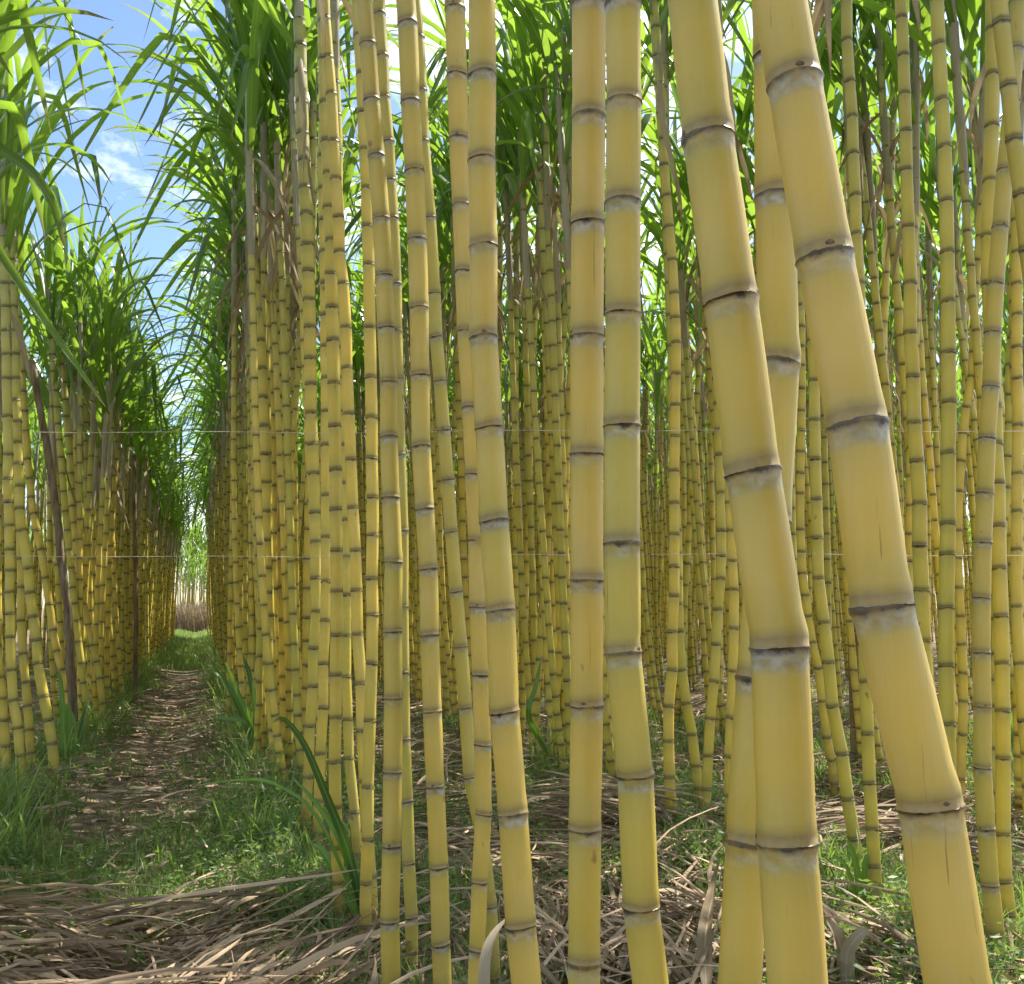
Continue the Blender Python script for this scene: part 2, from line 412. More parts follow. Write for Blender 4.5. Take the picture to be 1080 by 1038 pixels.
PROTOS = {'tall': [], 'short': []}
for kind, H0 in (('tall', 3.35), ('short', 2.55)):
    for i in range(9):
        r = np.random.default_rng(100 + i + (50 if kind == 'short' else 0))
        H = H0 * r.uniform(0.93, 1.06)
        nd = proto_nodes(r, H, R(r.uniform(-1, 4)), R(r.uniform(-2, 14)))
        rad = [r.uniform(0.020, 0.0225) * (1 - 0.16 * j / len(nd)) for j in range(len(nd))]
        rad = list(np.full(len(nd), r.uniform(0.0195, 0.0235)) * (1 - 0.17 * np.arange(len(nd)) / len(nd)) * r.uniform(0.97, 1.03, len(nd)))
        tint = r.random()
        pr = dict(nodes=nd, rad=rad)
        top = nd[-1]; td = nd[-1] - nd[-4]; M = rot_to(td)
        sh, gr, dr = crown(np.random.default_rng(200 + i), 0, 1.0 if kind == 'tall' else 0.8)
        if kind == 'short': dr = dr[:1] if i % 2 else []
        pr['stem0'] = mk_mesh('stem', *stem(nd, rad, 12, 0, tint), M_FIELD)
        tf = lambda b: (b[0] @ M.T + top, b[1], b[2])
        pr['sheath0'] = mk_mesh('leaf_sheath', *tf(sh), M_SHEATH)
        pr['green0'] = [mk_mesh('leaf', *tf(b), M_LEAF) for b in gr]
        pr['dry0'] = [mk_mesh('dry_leaf', *tf(b), M_DRYL) for b in dr]
        for lod in (1, 2):
            a = Acc(); V, Q, A = stem(nd[::1 if lod == 1 else 1], rad, 5 if lod == 1 else 4, lod, tint); a.add(V, Q, A, 0)
            sh, gr, dr = crown(np.random.default_rng(200 + i), lod, 1.0 if kind == 'tall' else 0.8)
            if kind == 'short': dr = dr[:1] if i % 2 else []
            a.add(*tf(sh), 1)
            for b in gr: a.add(*tf(b), 2)
            for b in dr: a.add(*tf(b), 3)
            pr['lod%d' % lod] = a.get()
        PROTOS[kind].append(pr)

CROWN_LIB = []
for i in range(8):
    sh, gr, dr = crown(np.random.default_rng(400 + i), 0)
    CROWN_LIB.append((mk_mesh('leaf_sheath', *sh, M_SHEATH), [mk_mesh('leaf', *b, M_LEAF) for b in gr], [mk_mesh('dry_leaf', *b, M_DRYL) for b in dr]))

def place_proto(pr, loc, rotz, sc, label, group, name='sugarcane'):
    e = bpy.data.objects.new(name, None); C.objects.link(e)
    e.location = loc; e.rotation_euler = (0, 0, rotz); e.scale = (sc, sc, sc); e.empty_display_size = 0.1
    tag(e, label, 'sugarcane', group)
    link('stem', pr['stem0'], e); link('leaf_sheath', pr['sheath0'], e)
    for m in pr['green0']: link('leaf', m, e)
    for m in pr['dry0']: link('dry_leaf', m, e)
    return e

# ------------------------------------------------------------------ traced canes
def bud_mesh(p, d, rad, tan):
    """small pointed bud lying on the stem above a node, facing direction d"""
    ks = 7; u = np.linspace(0, 1, ks); wd = np.array([0.3, 0.8, 1.0, 0.9, 0.65, 0.35, 0.02])
    S = np.cross(tan, d); acc = []
    hgt = rad * 0.36; wid = rad * 0.22
    sd = 8; V = []
    for j in range(ks):
        c = p + tan * (u[j] * hgt + 0.001) + d * rad * 0.93
        for q in range(sd):
            t = math.pi * 2 * q / sd
            V.append(c + S * math.cos(t) * wid * wd[j] + d * max(-0.3, math.sin(t)) * rad * 0.10 * (wd[j] ** 0.6))
    idx = np.arange(ks * sd).reshape(ks, sd)
    Q = np.stack([idx[:-1], np.roll(idx[:-1], -1, 1), np.roll(idx[1:], -1, 1), idx[1:]], -1).reshape(-1, 4)
    return np.array(V), Q, None

placed = []     # (x, y) of every cane base

def traced(name_, d, w0, w1, pts, label, H=3.4, mat=None, base_y=None, dd=0.0, buds=(), has_crown=True, group=None, seed=0):
    """cane whose line of nodes is given in photograph pixels, at horizontal distance d ahead of the camera"""
    r = np.random.default_rng(1000 + seed)
    n = len(pts)
    P = [unproj(x, y, d + dd * (y - 519) / 519) for x, y in pts][::-1]      # bottom -> top
    rad = []
    for i, (x, y) in enumerate(pts[::-1]):
        z = (P[i] - EYE).dot(cF); w = w1 + (w0 - w1) * i / (n - 1)
        rad.append(0.5 * w * z / F * r.uniform(0.985, 1.015))
    # extend downwards to the ground
    k = min(3, n - 1)
    dn = (P[0] - P[k]) / np.linalg.norm(P[0] - P[k])
    step = np.mean([np.linalg.norm(P[i] - P[i + 1]) for i in range(k)])
    lo_P, lo_r = [], []
    p = P[0].copy(); rr = rad[0]
    while p[2] > 0.02 and len(lo_P) < 30:
        st = min(step, 0.14) * (0.6 + 0.4 * min(1, p[2] / 0.5)) * r.uniform(0.9, 1.1)
        dn2 = dn * np.array([0.6, 0.6, 1]) ; dn2 /= np.linalg.norm(dn2)
        p = p + dn2 * st + np.array([r.normal(0, .002), r.normal(0, .002), 0]); lo_P.append(p.copy()); lo_r.append(rr)
    # split over-long steps and extend upwards
    up = (P[-1] - P[-1 - k]) / np.linalg.norm(P[-1] - P[-1 - k])
    hi_P, hi_r = [], []; p = P[-1].copy(); rr = rad[-1]; q = 0
    while p[2] < H:
        up2 = up * np.array([1, 1, 1.0]) + np.array([0, 0, 0.03 * q]); up2 /= np.linalg.norm(up2)
        p = p + up2 * 0.135 * r.uniform(0.85, 1.1) + np.array([r.normal(0, .003), r.normal(0, .003), 0]); rr *= 0.99
        hi_P.append(p.copy()); hi_r.append(rr); q += 1
    allP = lo_P[::-1] + P + hi_P; allr = lo_r[::-1] + rad + hi_r
    fP, fr = [allP[0]], [allr[0]]
    for i in range(1, len(allP)):
        L_ = np.linalg.norm(allP[i] - allP[i - 1]); m = max(1, int(round(L_ / 0.135)))
        for j in range(1, m + 1):
            t = j / m
            jit = r.normal(0, 0.0025, 3) if j < m else 0
            fP.append(allP[i - 1] * (1 - t) + allP[i] * t + jit); fr.append(allr[i - 1] * (1 - t) + allr[i] * t)
    base = fP[0].copy(); g = gh(base[0], base[1]); base[2] = g
    e = bpy.data.objects.new(name_, None); C.objects.link(e); e.location = base; e.empty_display_size = 0.1
    tag(e, label, 'sugarcane', group)
    fP = [q_ - base for q_ in fP]
    sd = 40 if d < 1.5 else (24 if d < 3 else 14)
    st = link('stem', mk_mesh('stem', *stem(fP, fr, sd, 0, r.random()), mat or (M_STEM if d < 2.6 else M_FIELD)), e)
    for i in range(1, len(fP) - 1):
        wz = fP[i][2] + base[2]
        if d < 2.6 and 0.25 < wz < CAM_H + d * 0.75 and r.random() < 0.6:
            side = 1 if i % 2 else -1
            dr_ = RT * side * math.cos(0.1 + r.uniform(-.5, .4)) - FW * math.sin(0.1 + r.uniform(-.5, .6))
            if r.random() < 0.3: dr_ = -FW + RT * r.uniform(-0.3, 0.3)
            tn = fP[i + 1] - fP[i - 1]; tn /= np.linalg.norm(tn); dr_ = dr_ - dr_.dot(tn) * tn; dr_ /= np.linalg.norm(dr_)
            V, Q, _ = bud_mesh(fP[i], dr_, fr[i], tn)
            link('bud', mk_mesh('bud', V, Q, None, M_BUD), st)
    if has_crown:
        cm = CROWN_LIB[seed % len(CROWN_LIB)]
        M = Vector((0, 0, 1)).rotation_difference(Vector(fP[-1] - fP[-4])).to_euler()
        for nm, ms in (('leaf_sheath', [cm[0]]), ('leaf', cm[1]), ('dry_leaf', cm[2])):
            for m_ in ms:
                o = link(nm, m_, e); o.location = fP[-1]; o.rotation_euler = M
    placed.append((base[0], base[1]))
    return e

TR = []   # name, d, w0(top), w1(bottom), pts, label, opts
def T(*a, **k): TR.append((a, k))
T(0.78, 53, 65, [(728, -20), (747, 147), (771, 318), (794, 498), (822, 683), (830, 888), (845, 1090)], 'thickest yellow cane in front, leaning left of its equally thick neighbour', dd=-0.02)
T(0.70, 55, 70, [(805, -95), (838, 88), (870, 272), (904, 449), (930, 640), (981, 850), (1014, 1068)], 'thick yellow cane nearest the camera, leaning with grey rings, right of the other thick cane', dd=-0.02)
T(1.10, 40, 47, [(811, -60), (815, 60), (817, 208), (822, 383), (812, 548), (799, 716), (788, 888), (779, 1060)], 'shaded olive yellow cane half hidden behind the two thickest leaning canes')
T(1.24, 36, 35, [(621, 5), (621, 125), (620, 236), (619, 355), (619, 479), (619, 612), (619, 744), (617, 874), (616, 1015)], 'straight upright cane touching the left side of another cane in the photo centre')
T(1.12, 37, 40, [(657, -100), (657, 5), (658, 109), (657, 214), (657, 331), (656, 449), (656, 573), (657, 688), (670, 817), (676, 955), (692, 1085)], 'straight bright yellow cane bending right at its foot, centre right of its touching twin')
T(1.58, 29, 33, [(508, -8), (509, 80), (508, 169), (510, 260), (510, 356), (516, 451), (521, 549), (528, 643), (532, 750), (541, 857), (549, 975), (559, 1075)], 'yellow cane with a slow S curve leaning right, left of the twin centre canes')
T(1.95, 22, 17, [(480, 10), (482, 80), (484, 147), (487, 217), (490, 287), (492, 350), (497, 430), (500, 500), (503, 570), (504, 640), (507, 712), (509, 785), (510, 858), (506, 930), (503, 1002), (500, 1070)], 'slimmer cane running behind the left side of the S curved cane')
T(2.10, 21, 20, [(430, 26), (433, 108), (437, 181), (440, 253), (442, 325), (443, 396), (444, 471), (448, 537), (452, 600), (453, 670), (456, 750), (459, 829), (463, 914), (465, 995), (468, 1070)], 'slender upright cane between the S curved cane and the bumpy cane on its left')
T(2.35, 14, 15, [(441, 40), (446, 150), (453, 230), (458, 310), (464, 402), (468, 454), (472, 506), (476, 561), (481, 624), (486, 682), (491, 746), (496, 819), (508, 880), (517, 955), (521, 1030)], 'thin cane crossing diagonally to the right behind its upright neighbours')
T(2.15, 18, 21, [(388, 47), (392, 106), (397, 165), (402, 231), (405, 291), (407, 346), (410, 403), (410, 461), (412, 525), (415, 593), (414, 666), (415, 736), (414, 814), (413, 892), (411, 971), (413, 1050)], 'pale yellow cane with close bumpy joints, left of the slender upright cane')
T(2.85, 12, 13, [(352, 150), (357, 230), (362, 300), (365, 346), (366, 389), (368, 437), (370, 485), (372, 536), (375, 581), (376, 623), (377, 669), (381, 721), (382, 771), (385, 824), (387, 876), (391, 925), (394, 985)], 'cane rising from the dry leaf heap beside the big folded green leaf')
T(2.45, 14, 14, [(403, 60), (409, 150), (414, 231), (417, 300), (419, 400), (421, 480), (424, 560), (424, 640), (425, 710), (426, 780), (429, 845), (431, 910), (434, 967), (434, 1018)], 'thin cane just behind and right of the bumpy jointed cane')
T(2.70, 13, 13, [(379, 40), (383, 120), (387, 200), (389, 280), (390, 346), (391, 399), (392, 441), (392, 484), (393, 525), (393, 565), (392, 611), (393, 649), (392, 700), (390, 760), (388, 830)], 'greenish cane tucked left behind the bumpy jointed cane')
T(4.00, 14, 11, [(321, 170), (323, 227), (324, 259), (325, 287), (326, 317), (327, 346), (327, 379), (328, 406), (328, 436), (330, 469), (331, 500), (332, 541), (333, 572), (333, 610), (334, 645), (331, 684), (330, 724), (327, 766), (325, 820), (322, 872)], 'cane bowed gently right with a bright lit edge, in the right row')
T(2.92, 14, 13, [(345, 150), (347, 220), (349, 290), (351, 360), (352, 405), (353, 450), (354, 496), (354, 538), (355, 581), (355, 624), (355, 670), (354, 712), (354, 757), (353, 804), (354, 851), (355, 895), (357, 931), (358, 964)], 'cane directly behind the tip of the big folded green leaf')
T(3.75, 12, 11, [(341, 200), (343, 300), (344, 400), (344, 470), (344, 523), (344, 567), (344, 614), (343, 655), (341, 700), (341, 747), (338, 795), (336, 845), (335, 880)], 'shaded cane squeezed between two brighter canes in the right row')
T(3.40, 11, 11, [(356, 200), (360, 300), (362, 400), (364, 470), (365, 549), (365, 588), (365, 628), (365, 671), (365, 714), (367, 759), (368, 800), (374, 857), (377, 902)], 'thin cane showing dark joints in the gap between two nearer canes')
T(5.60, 11, 10, [(294, 270), (296, 330), (297, 375), (298, 420), (300, 460), (300, 500), (299, 530), (298, 560), (297, 590), (296, 620), (296, 655), (297, 690), (299, 738), (303, 805)], 'cane in the right row just below the lowest hanging bright leaf')
T(5.20, 12, 11, [(270, 300), (274, 360), (277, 420), (279, 480), (280, 540), (281, 600), (282, 650), (283, 700), (285, 728), (288, 770), (292, 815)], 'cane at the path edge behind the bright green young shoot')
# left of the path
T(4.80, 10, 10, [(4, 250), (5, 300), (6, 350), (7, 400), (8, 440), (9, 480), (9, 530), (10, 580), (10, 625), (11, 672), (12, 707), (14, 739), (19, 768), (21, 797), (22, 835)], 'first full cane at the left picture edge, foot in tall grass', H=2.5)
T(5.15, 10, 11, [(13, 250), (14, 300), (15, 350), (17, 400), (18, 445), (19, 490), (24, 560), (30, 600), (35, 651), (40, 700), (46, 735), (51, 760), (55, 785), (58, 822)], 'leaning cane with bright right edge whose foot stands out toward the path', H=2.6)
T(5.60, 8, 9, [(11, 280), (14, 350), (17, 430), (19, 500), (21, 560), (22, 590), (23, 620), (22, 655), (24, 690), (27, 720), (29, 745), (31, 770), (32, 795)], 'narrow cane between the two nearest full canes left of the path', H=2.6)
T(6.70, 7.5, 8, [(16, 300), (22, 372), (27, 456), (29, 485), (33, 525), (39, 560), (43, 580), (48, 610), (52, 638), (56, 665), (60, 687), (65, 707), (70, 730), (76, 753), (80, 782)], 'slanting sunlit cane just left of the brown wooden pole', H=2.9)
T(7.0, 7, 7, [(60, 430), (66, 500), (71, 560), (77, 620), (81, 655), (86, 700), (91, 742), (96, 775)], 'cane close to the right side of the brown wooden pole', H=2.9)
T(7.3, 7, 7, [(70, 440), (75, 500), (80, 570), (88, 638), (98, 681), (105, 716), (108, 742), (108, 771)], 'cane curving outward at the foot, one step right of the brown wooden pole', H=2.9)
T(5.3, 10, 10, [(-34, 300), (-26, 400), (-18, 500), (-11, 590), (-6, 650), (0, 715), (4, 760), (6, 813)], 'cane cut by the left picture edge, foot among green grass', H=2.5)
# second row on the right
T(4.15, 10, 12, [(689, 0), (693, 60), (697, 120), (700, 175), (706, 240), (709, 275), (711, 310), (712, 336), (713, 362), (713, 395), (712, 428), (712, 461), (711, 497), (711, 531), (711, 564), (711, 598), (711, 629), (709, 667), (709, 707), (705, 745), (705, 782), (706, 820), (709, 868)], 'upright cane of the second row standing right of the centre twins, pale feet')
T(4.45, 10, 11, [(706, 300), (709, 400), (712, 500), (714, 560), (715, 610), (716, 666), (719, 707), (724, 742), (730, 775), (734, 808), (737, 832)], 'short visible cane curving out right from behind the upright second row cane')
T(4.30, 10, 11, [(744, 100), (747, 200), (752, 300), (756, 400), (759, 480), (761, 560), (760, 611), (757, 643), (755, 680), (753, 719), (749, 758), (747, 797), (745, 833), (744, 858)], 'second row cane with dark joints, left of the thickest canes')
T(3.9, 9, 12, [(765, 300), (767, 400), (769, 500), (771, 560), (774, 622), (774, 663), (773, 708), (771, 757), (770, 840), (770, 885)], 'second row cane almost touching the left edge of the shaded olive cane')
T(3.46, 11, 14, [(850, 200), (853, 300), (857, 360), (859, 402), (859, 444), (860, 485), (861, 527), (862, 568), (863, 610), (869, 657), (874, 699), (878, 745), (888, 795), (894, 843), (901, 885), (904, 913)], 'cane seen between the two thickest canes, foot bending right')
T(5.0, 9, 9, [(843, 300), (845, 345), (845, 386), (845, 434), (844, 477), (844, 521), (844, 559), (846, 605), (852, 650), (863, 705), (867, 740), (872, 778), (877, 802)], 'thinner cane directly behind the right edge of the thickest leaning cane')
T(5.6, 10, 11, [(886, 420), (890, 500), (895, 580), (898, 640), (900, 690), (901, 740), (902, 794)], 'dull brown dead cane between the feet of the two thickest canes', mat='dead', H=2.2, has_crown=False)
T(3.02, 12, 14, [(893, 0), (896, 87), (900, 163), (902, 207), (903, 248), (906, 300), (907, 346), (909, 420), (910, 500), (911, 570), (911, 640), (913, 719), (915, 774), (917, 826), (920, 874), (922, 914), (924, 950)], 'cane passing behind the nearest thick cane, foot in grass')
T(2.75, 12, 18, [(951, 20), (954, 100), (956, 180), (958, 240), (960, 300), (960, 352), (963, 398), (964, 447), (967, 487), (970, 532), (970, 576), (972, 623), (973, 676), (976, 730), (980, 790), (984, 870), (986, 960)], 'bright cane hugging the right side of the nearest thick cane')
T(2.62, 14, 17, [(988, 0), (990, 48), (993, 107), (996, 156), (998, 213), (999, 267), (1000, 319), (1000, 373), (1001, 425), (1000, 479), (1000, 553), (999, 585), (998, 641), (998, 702), (999, 764), (1000, 820), (1001, 880), (1002, 985)], 'straight upright cane between the thick leaning cane and the right edge pair')
T(4.4, 8, 10, [(1036, 150), (1033, 250), (1029, 300), (1027, 346), (1025, 398), (1019, 430), (1014, 487), (1011, 518), (1010, 560), (1011, 620), (1014, 680), (1016, 740), (1015, 775), (1013, 822)], 'shaded greenish cane slanting left, near the right picture edge')
T(2.55, 16, 19, [(1078, -60), (1074, 0), (1067, 107), (1060, 180), (1055, 240), (1050, 300), (1047, 351), (1045, 408), (1041, 462), (1039, 520), (1037, 572), (1035, 630), (1035, 688), (1036, 745), (1036, 809), (1040, 874), (1044, 933), (1050, 985), (1053, 1012)], 'swaying cane at the right picture edge, foot in low weeds')
T(2.75, 15, 15, [(1047, -20), (1047, 32), (1047, 80), (1046, 134), (1044, 192), (1042, 250), (1043, 300), (1046, 360), (1049, 430), (1052, 510), (1054, 600), (1057, 700), (1058, 800), (1058, 880), (1060, 930), (1064, 965), (1067, 992)], 'cane twined close behind the swaying cane at the right edge')
T(4.2, 9, 11, [(1072, 200), (1068, 300), (1065, 386), (1065, 417), (1065, 447), (1063, 482), (1062, 515), (1058, 548), (1055, 581), (1052, 620), (1050, 690), (1049, 745), (1048, 790), (1047, 836)], 'rear cane glimpsed right of the swaying cane at the right edge')
T(3.4, 11, 12, [(1072, 200), (1072, 300), (1073, 400), (1073, 500), (1072, 580), (1072, 640), (1075, 700), (1079, 760), (1084, 830), (1088, 915)], 'last cane cut by the right picture edge')

for i, (a, k) in enumerate(TR):
    d, w0, w1, pts, label = a
    k = dict(k)
    if k.get('mat') == 'dead': k['mat'] = M_DEAD
    traced('sugarcane', d, w0, w1, pts, label, seed=i, **k)

# ------------------------------------------------------------------ the rest of the plantation, cane by cane
cand = []     # x, y, kind, rowname
def row(X, y0, y1, kind, rowname, per_m):
    y = y0
    while y < y1:
        # a stool of several canes
        k = rng.integers(2, 6)
        for _ in range(k):
            cand.append((X + rng.normal(0, 0.075), y + rng.normal(0, 0.13), kind, rowname))
        y += k / per_m * rng.uniform(0.85, 1.15)
ROWS_R = [(0.45, -2.0, 41, 14.0), (1.95, -2.0, 34, 10.0), (3.45, -1, 27, 9.0), (4.95, 0, 27, 7.5), (6.45, 0.5, 28, 6.5), (7.95, 2, 29, 6), (9.45, 3, 30, 6), (10.95, 4, 32, 6), (12.45, 6, 34, 6), (13.95, 9, 38, 6), (15.45, 11, 42, 6), (16.95, 13, 46, 6), (18.45, 15, 50, 6)]
ROWS_L = [(-0.84, 2.2, 41, 10.5), (-2.25, 4.0, 30, 6.0), (-3.65, 6, 22, 5.0), (-5.05, 8, 22, 4.5), (-6.45, 10, 22, 4.5), (-7.85, 12, 28, 6), (-9.2, 16, 34, 6)]
for j, (X, a, b, dn) in enumerate(ROWS_R): row(X, a, b, 'tall', 'R%d' % min(j, 3), dn)
for j, (X, a, b, dn) in enumerate(ROWS_L): row(X, a, b, 'short', 'L%d' % min(j, 1), dn)

LAB = {
    'R0': ('yellow sugarcane standing in the dense row receding along the right side of the path', 'canes of the row right of the path'),
    'R1': ('yellow sugarcane standing in the second row right of the path, behind the front canes', 'canes of the second row on the right'),
    'R2': ('thin looking yellow sugarcane in the third row right of the path', 'canes of the third row on the right'),
    'R3': ('thin sugarcane deep in the field behind the third row on the right', 'canes deep in the field on the right'),
    'L0': ('yellow sugarcane standing in the row along the left side of the path', 'canes of the row left of the path'),
    'L1': ('sugarcane standing behind the front row left of the path', 'canes deep in the field on the left'),
}
inview, rest = [], []
for (x, y, kind, rn) in cand:
    if x * x + y * y < 0.35 ** 2: continue
    if any((x - a) ** 2 + (y - b) ** 2 < 0.05 ** 2 for a, b in placed): continue
    pb = proj((x, y, 0.0)); pt = proj((x, y, 2.6)); pm = proj((x, y, 1.2))
    vis = pm is not None and (-60 < pm[0] < 1110)
    if rn == 'R0' and 0.3 < y < 4.9 : continue                    # the traced canes stand here
    if not vis and rn in ('R1', 'R2', 'R3') and rng.random() < 0.93: continue   # unseen right-hand canes thinned out to let the sun through
    if rn == 'R0' and y <= 0.3 and y > -0.6: continue
    if rn == 'R1' and vis and pm[2] < 4.7 and pm[0] > 690: continue
    if rn == 'R1' and vis and pm[2] < 3.6: continue
    if rn == 'L0' and vis and pm[2] < 5.4: continue
    if rn == 'L1' and vis and pm[2] < 4.5: continue
    if 31.0 < y < 42 and -2.8 < x < 4: continue                       # open sunny gap near the far end
    if rn in ('L0', 'L1') and pm is not None and pm[2] < 7.0 and 18 < proj((x, y, 0.9))[0] < 98: continue   # open view to the pole
    placed.append((x, y))
    (inview if vis else rest).append((pm[2] if pm else 99, x, y, kind, rn))
inview.sort()
NIND = 300 - len(TR)
# the canes just off the left edge whose leaves hang into the picture count as things too
edge = [c for c in rest if c[4] == 'L0' and 2.6 < c[2] < 5.5]
rest = [c for c in rest if c not in edge]
ind = edge + inview[:NIND - len(edge)]
rest += inview[NIND - len(edge):]

def orient(x, y, kind, r):
    """leans: canes mostly lean back from the path and toward the left of the picture"""
    if kind == 'short': return math.pi + r.normal(0, 0.9)
    return math.pi + 0.1 + r.normal(0, 1.3)
ro = np.random.default_rng(77)
for (d, x, y, kind, rn) in ind:
    pr = PROTOS[kind][ro.integers(0, 9)]
    lb, gp = LAB[rn]
    place_proto(pr, (x, y, gh(x, y)), orient(x, y, kind, ro), ro.uniform(0.92, 1.07) * (1.06 if kind == 'short' and d > 8 else 1), lb, gp)

acc = Acc()
for (d, x, y, kind, rn) in rest:
    pr = PROTOS[kind][ro.integers(0, 9)]
    V, Q, A, Mi = pr['lod1' if d < 16 or d > 90 else 'lod2']
    sc = ro.uniform(0.92, 1.07) * (1.08 if kind == 'short' else 1); th = orient(x, y, kind, ro)
    V2 = (V * sc) @ rz(th).T + np.array([x, y, gh(x, y)])
    A2 = A.copy(); o = ro.random()
    A2[:, 3] = (A[:, 3] + o) % 1.0
    lf = np.zeros(len(V), bool); A2[:, 2] = A[:, 2]
    acc.V.append(V2); acc.Q.append(Q + acc.n); acc.A.append(A2); acc.M.append(Mi); acc.n += len(V)
# a last block of cane closing the far end of the path
for i in range(3000):
    if i < 420: x = ro.uniform(-4, 4); y = ro.uniform(44, 52); sc = ro.uniform(0.4, 0.8) if y < 48 else ro.uniform(0.8, 1.15)
    else:
        aa = R(ro.uniform(-26, 50)); dd_ = ro.uniform(44, 53) if aa < R(14) else ro.uniform(40, 50); x = dd_ * math.sin(aa); y = dd_ * math.cos(aa); sc = ro.uniform(0.85, 1.05) if ro.random() < 0.55 else ro.uniform(0.35, 0.7)
        if abs(x) < 3.5: continue
    V, Q, A, Mi = PROTOS['tall'][ro.integers(0, 9)]['lod2']
    V2 = (V * sc) @ rz(ro.uniform(0, 6.28)).T + np.array([x, y, 0.0])
    acc.V.append(V2); acc.Q.append(Q + acc.n); acc.A.append(A); acc.M.append(Mi); acc.n += len(V)
far = link('distant_sugarcane', acc.mesh('distant_sugarcane', [M_FIELD, M_SHEATH, M_LEAF, M_DRYL]))
tag(far, 'mass of distant sugarcane closing the rows on both sides of the path', 'sugarcane field', None, 'stuff')
print('individual canes', len(ind) + len(TR), 'in the mass', len(rest), 'verts', acc.n)

# ------------------------------------------------------------------ ground
xs = np.concatenate([np.linspace(-400, -14, 14), np.linspace(-13, -3.5, 24), np.arange(-3.4, 5.4, 0.07), np.linspace(5.6, 16, 30), np.linspace(20, 400, 14)])
ys = np.concatenate([np.linspace(-60, -3, 10), np.arange(-2.5, 9, 0.07), np.linspace(9.2, 30, 80), np.linspace(31, 60, 30), np.linspace(70, 600, 14)])
GV = np.array([(x, y, gh(x, y) if abs(x) < 30 and -5 < y < 60 else 0.0) for y in ys for x in xs])
nx, ny = len(xs), len(ys)
idx = np.arange(nx * ny).reshape(ny, nx)
GQ = np.stack([idx[:-1, :-1], idx[:-1, 1:], idx[1:, 1:], idx[1:, :-1]], -1).reshape(-1, 4)
tag(link('ground', mk_mesh('ground', GV, GQ, None, M_GROUND)), kind='structure')

# ------------------------------------------------------------------ leaf litter, grass, weeds
def nz(x, y, s, o): return noise.noise(Vector((x * s, y * s, o)))

def wedge_pt(dmin, dmax, pxa=-80, pxb=1160, pw=1.0):
    d = dmin + (dmax - dmin) * rng.random() ** pw
    px = rng.uniform(pxa, pxb)
    p = EYE + (FW + RT * (px - CX) / F) * d
    return p[0], p[1], d, px

lit = Acc(); cnt = 0
for i in range(30000):
    x, y, d, px = wedge_pt(1.6, 13, pw=1.5)
    inpath = -0.75 < x < 0.35
    dens = 0.45 + 1.1 * nz(x, y, 1.1, 11.0)
    if inpath and d < 4: dens += 0.45
    if px < 260 and 2.3 < d < 2.95: dens = 1.0
    if 0.9 < x < 1.7: dens += 0.5
    if inpath and d > 3.2: dens = 0.62
    if px < 340 and 2.98 < d < 4.1: dens *= 0.35
    if rng.random() > dens: continue
    L = rng.uniform(0.04, 0.26) if rng.random() < 0.82 else rng.uniform(0.3, 0.8)
    W = rng.uniform(0.004, 0.017) if d > 2.2 else rng.uniform(0.004, 0.02)
    az = nz(x, y, 0.6, 31.0) * 5.0 + 0.9 + rng.normal(0, 0.8 if L < 0.3 else 0.45)
    if inpath and d > 3.1: az = rng.uniform(0, 6.28); L = min(L, rng.uniform(0.04, 0.22))
    if 150 < px < 420 and d < 3.2: az = 0.75 + rng.normal(0, 0.3)
    if px < 150 and d < 3.2: az = -0.7 + rng.normal(0, 0.35)
    z0 = gh(x, y) + rng.uniform(0.0, 0.05) * (1 + max(0, dens)) * (1.5 if inpath else 1)
    ns = 6 if d < 7 else 4
    th0 = R(90 - rng.uniform(-6, 22)); th1 = R(90 + rng.uniform(-5, 22))
    V, Q, A = arch(rng, (x, y, z0), L, W, az, th0, th1, ns, rng.random() ** 1.3, 1.0, 0.9, d > 6, rng.uniform(0.05, 0.45), 1.2, 0.07)
    lit.add(V, Q, A)
def fan(pa, pb, n, spread, Lm, lift, tl=0.45, daz=0.16):
    a = unproj(*pa); b = unproj(*pb); dv = b - a; az0 = math.atan2(dv[1], dv[0]); ln = np.linalg.norm(dv[:2])
    pv = np.array([-math.sin(az0), math.cos(az0)])
    for _ in range(n):
        t = rng.random(); off = rng.normal(0, spread)
        q = a[:2] + (b - a)[:2] * t * 0.6 + pv * off
        zz = gh(q[0], q[1]) + lift * rng.random() * math.exp(-(off / spread) ** 2 * 0.5)
        V, Q, A = arch(rng, (q[0], q[1], zz), Lm * rng.uniform(0.5, 1.2), rng.uniform(0.006, 0.02), az0 + rng.normal(0, daz), R(rng.uniform(74, 88)), R(rng.uniform(93, 106)), 9, np.clip(tl + rng.normal(0, 0.25), 0, 1), 1.0, 0.9, False, rng.uniform(-0.1, 0.5), 0.4, 0.02)
        lit.add(V, Q, A)
fan((120, 1050, 2.4), (330, 930, 3.2), 170, 0.14, 0.6, 0.10)
fan((300, 1045, 2.4), (430, 960, 2.8), 80, 0.12, 0.5, 0.08)
fan((150, 995, 2.65), (-30, 945, 2.95), 110, 0.05, 0.7, 0.10)
fan((30, 1040, 2.4), (140, 1000, 2.65), 60, 0.12, 0.4, 0.06, 0.5, 0.6)
fan((200, 890, 3.9), (250, 845, 4.6), 60, 0.10, 0.4, 0.06, 0.6)
fan((740, 870, 4.0), (560, 840, 4.6), 110, 0.18, 0.7, 0.16, 0.35, 0.35)
fan((600, 980, 2.8), (740, 860, 4.0), 120, 0.2, 0.5, 0.10, 0.5, 0.6)
fan((840, 860, 4.1), (1000, 870, 4.1), 120, 0.2, 0.6, 0.12, 0.35, 0.4)
fan((470, 870, 4.0), (560, 900, 3.6), 60, 0.2, 0.5, 0.08, 0.4, 0.6)
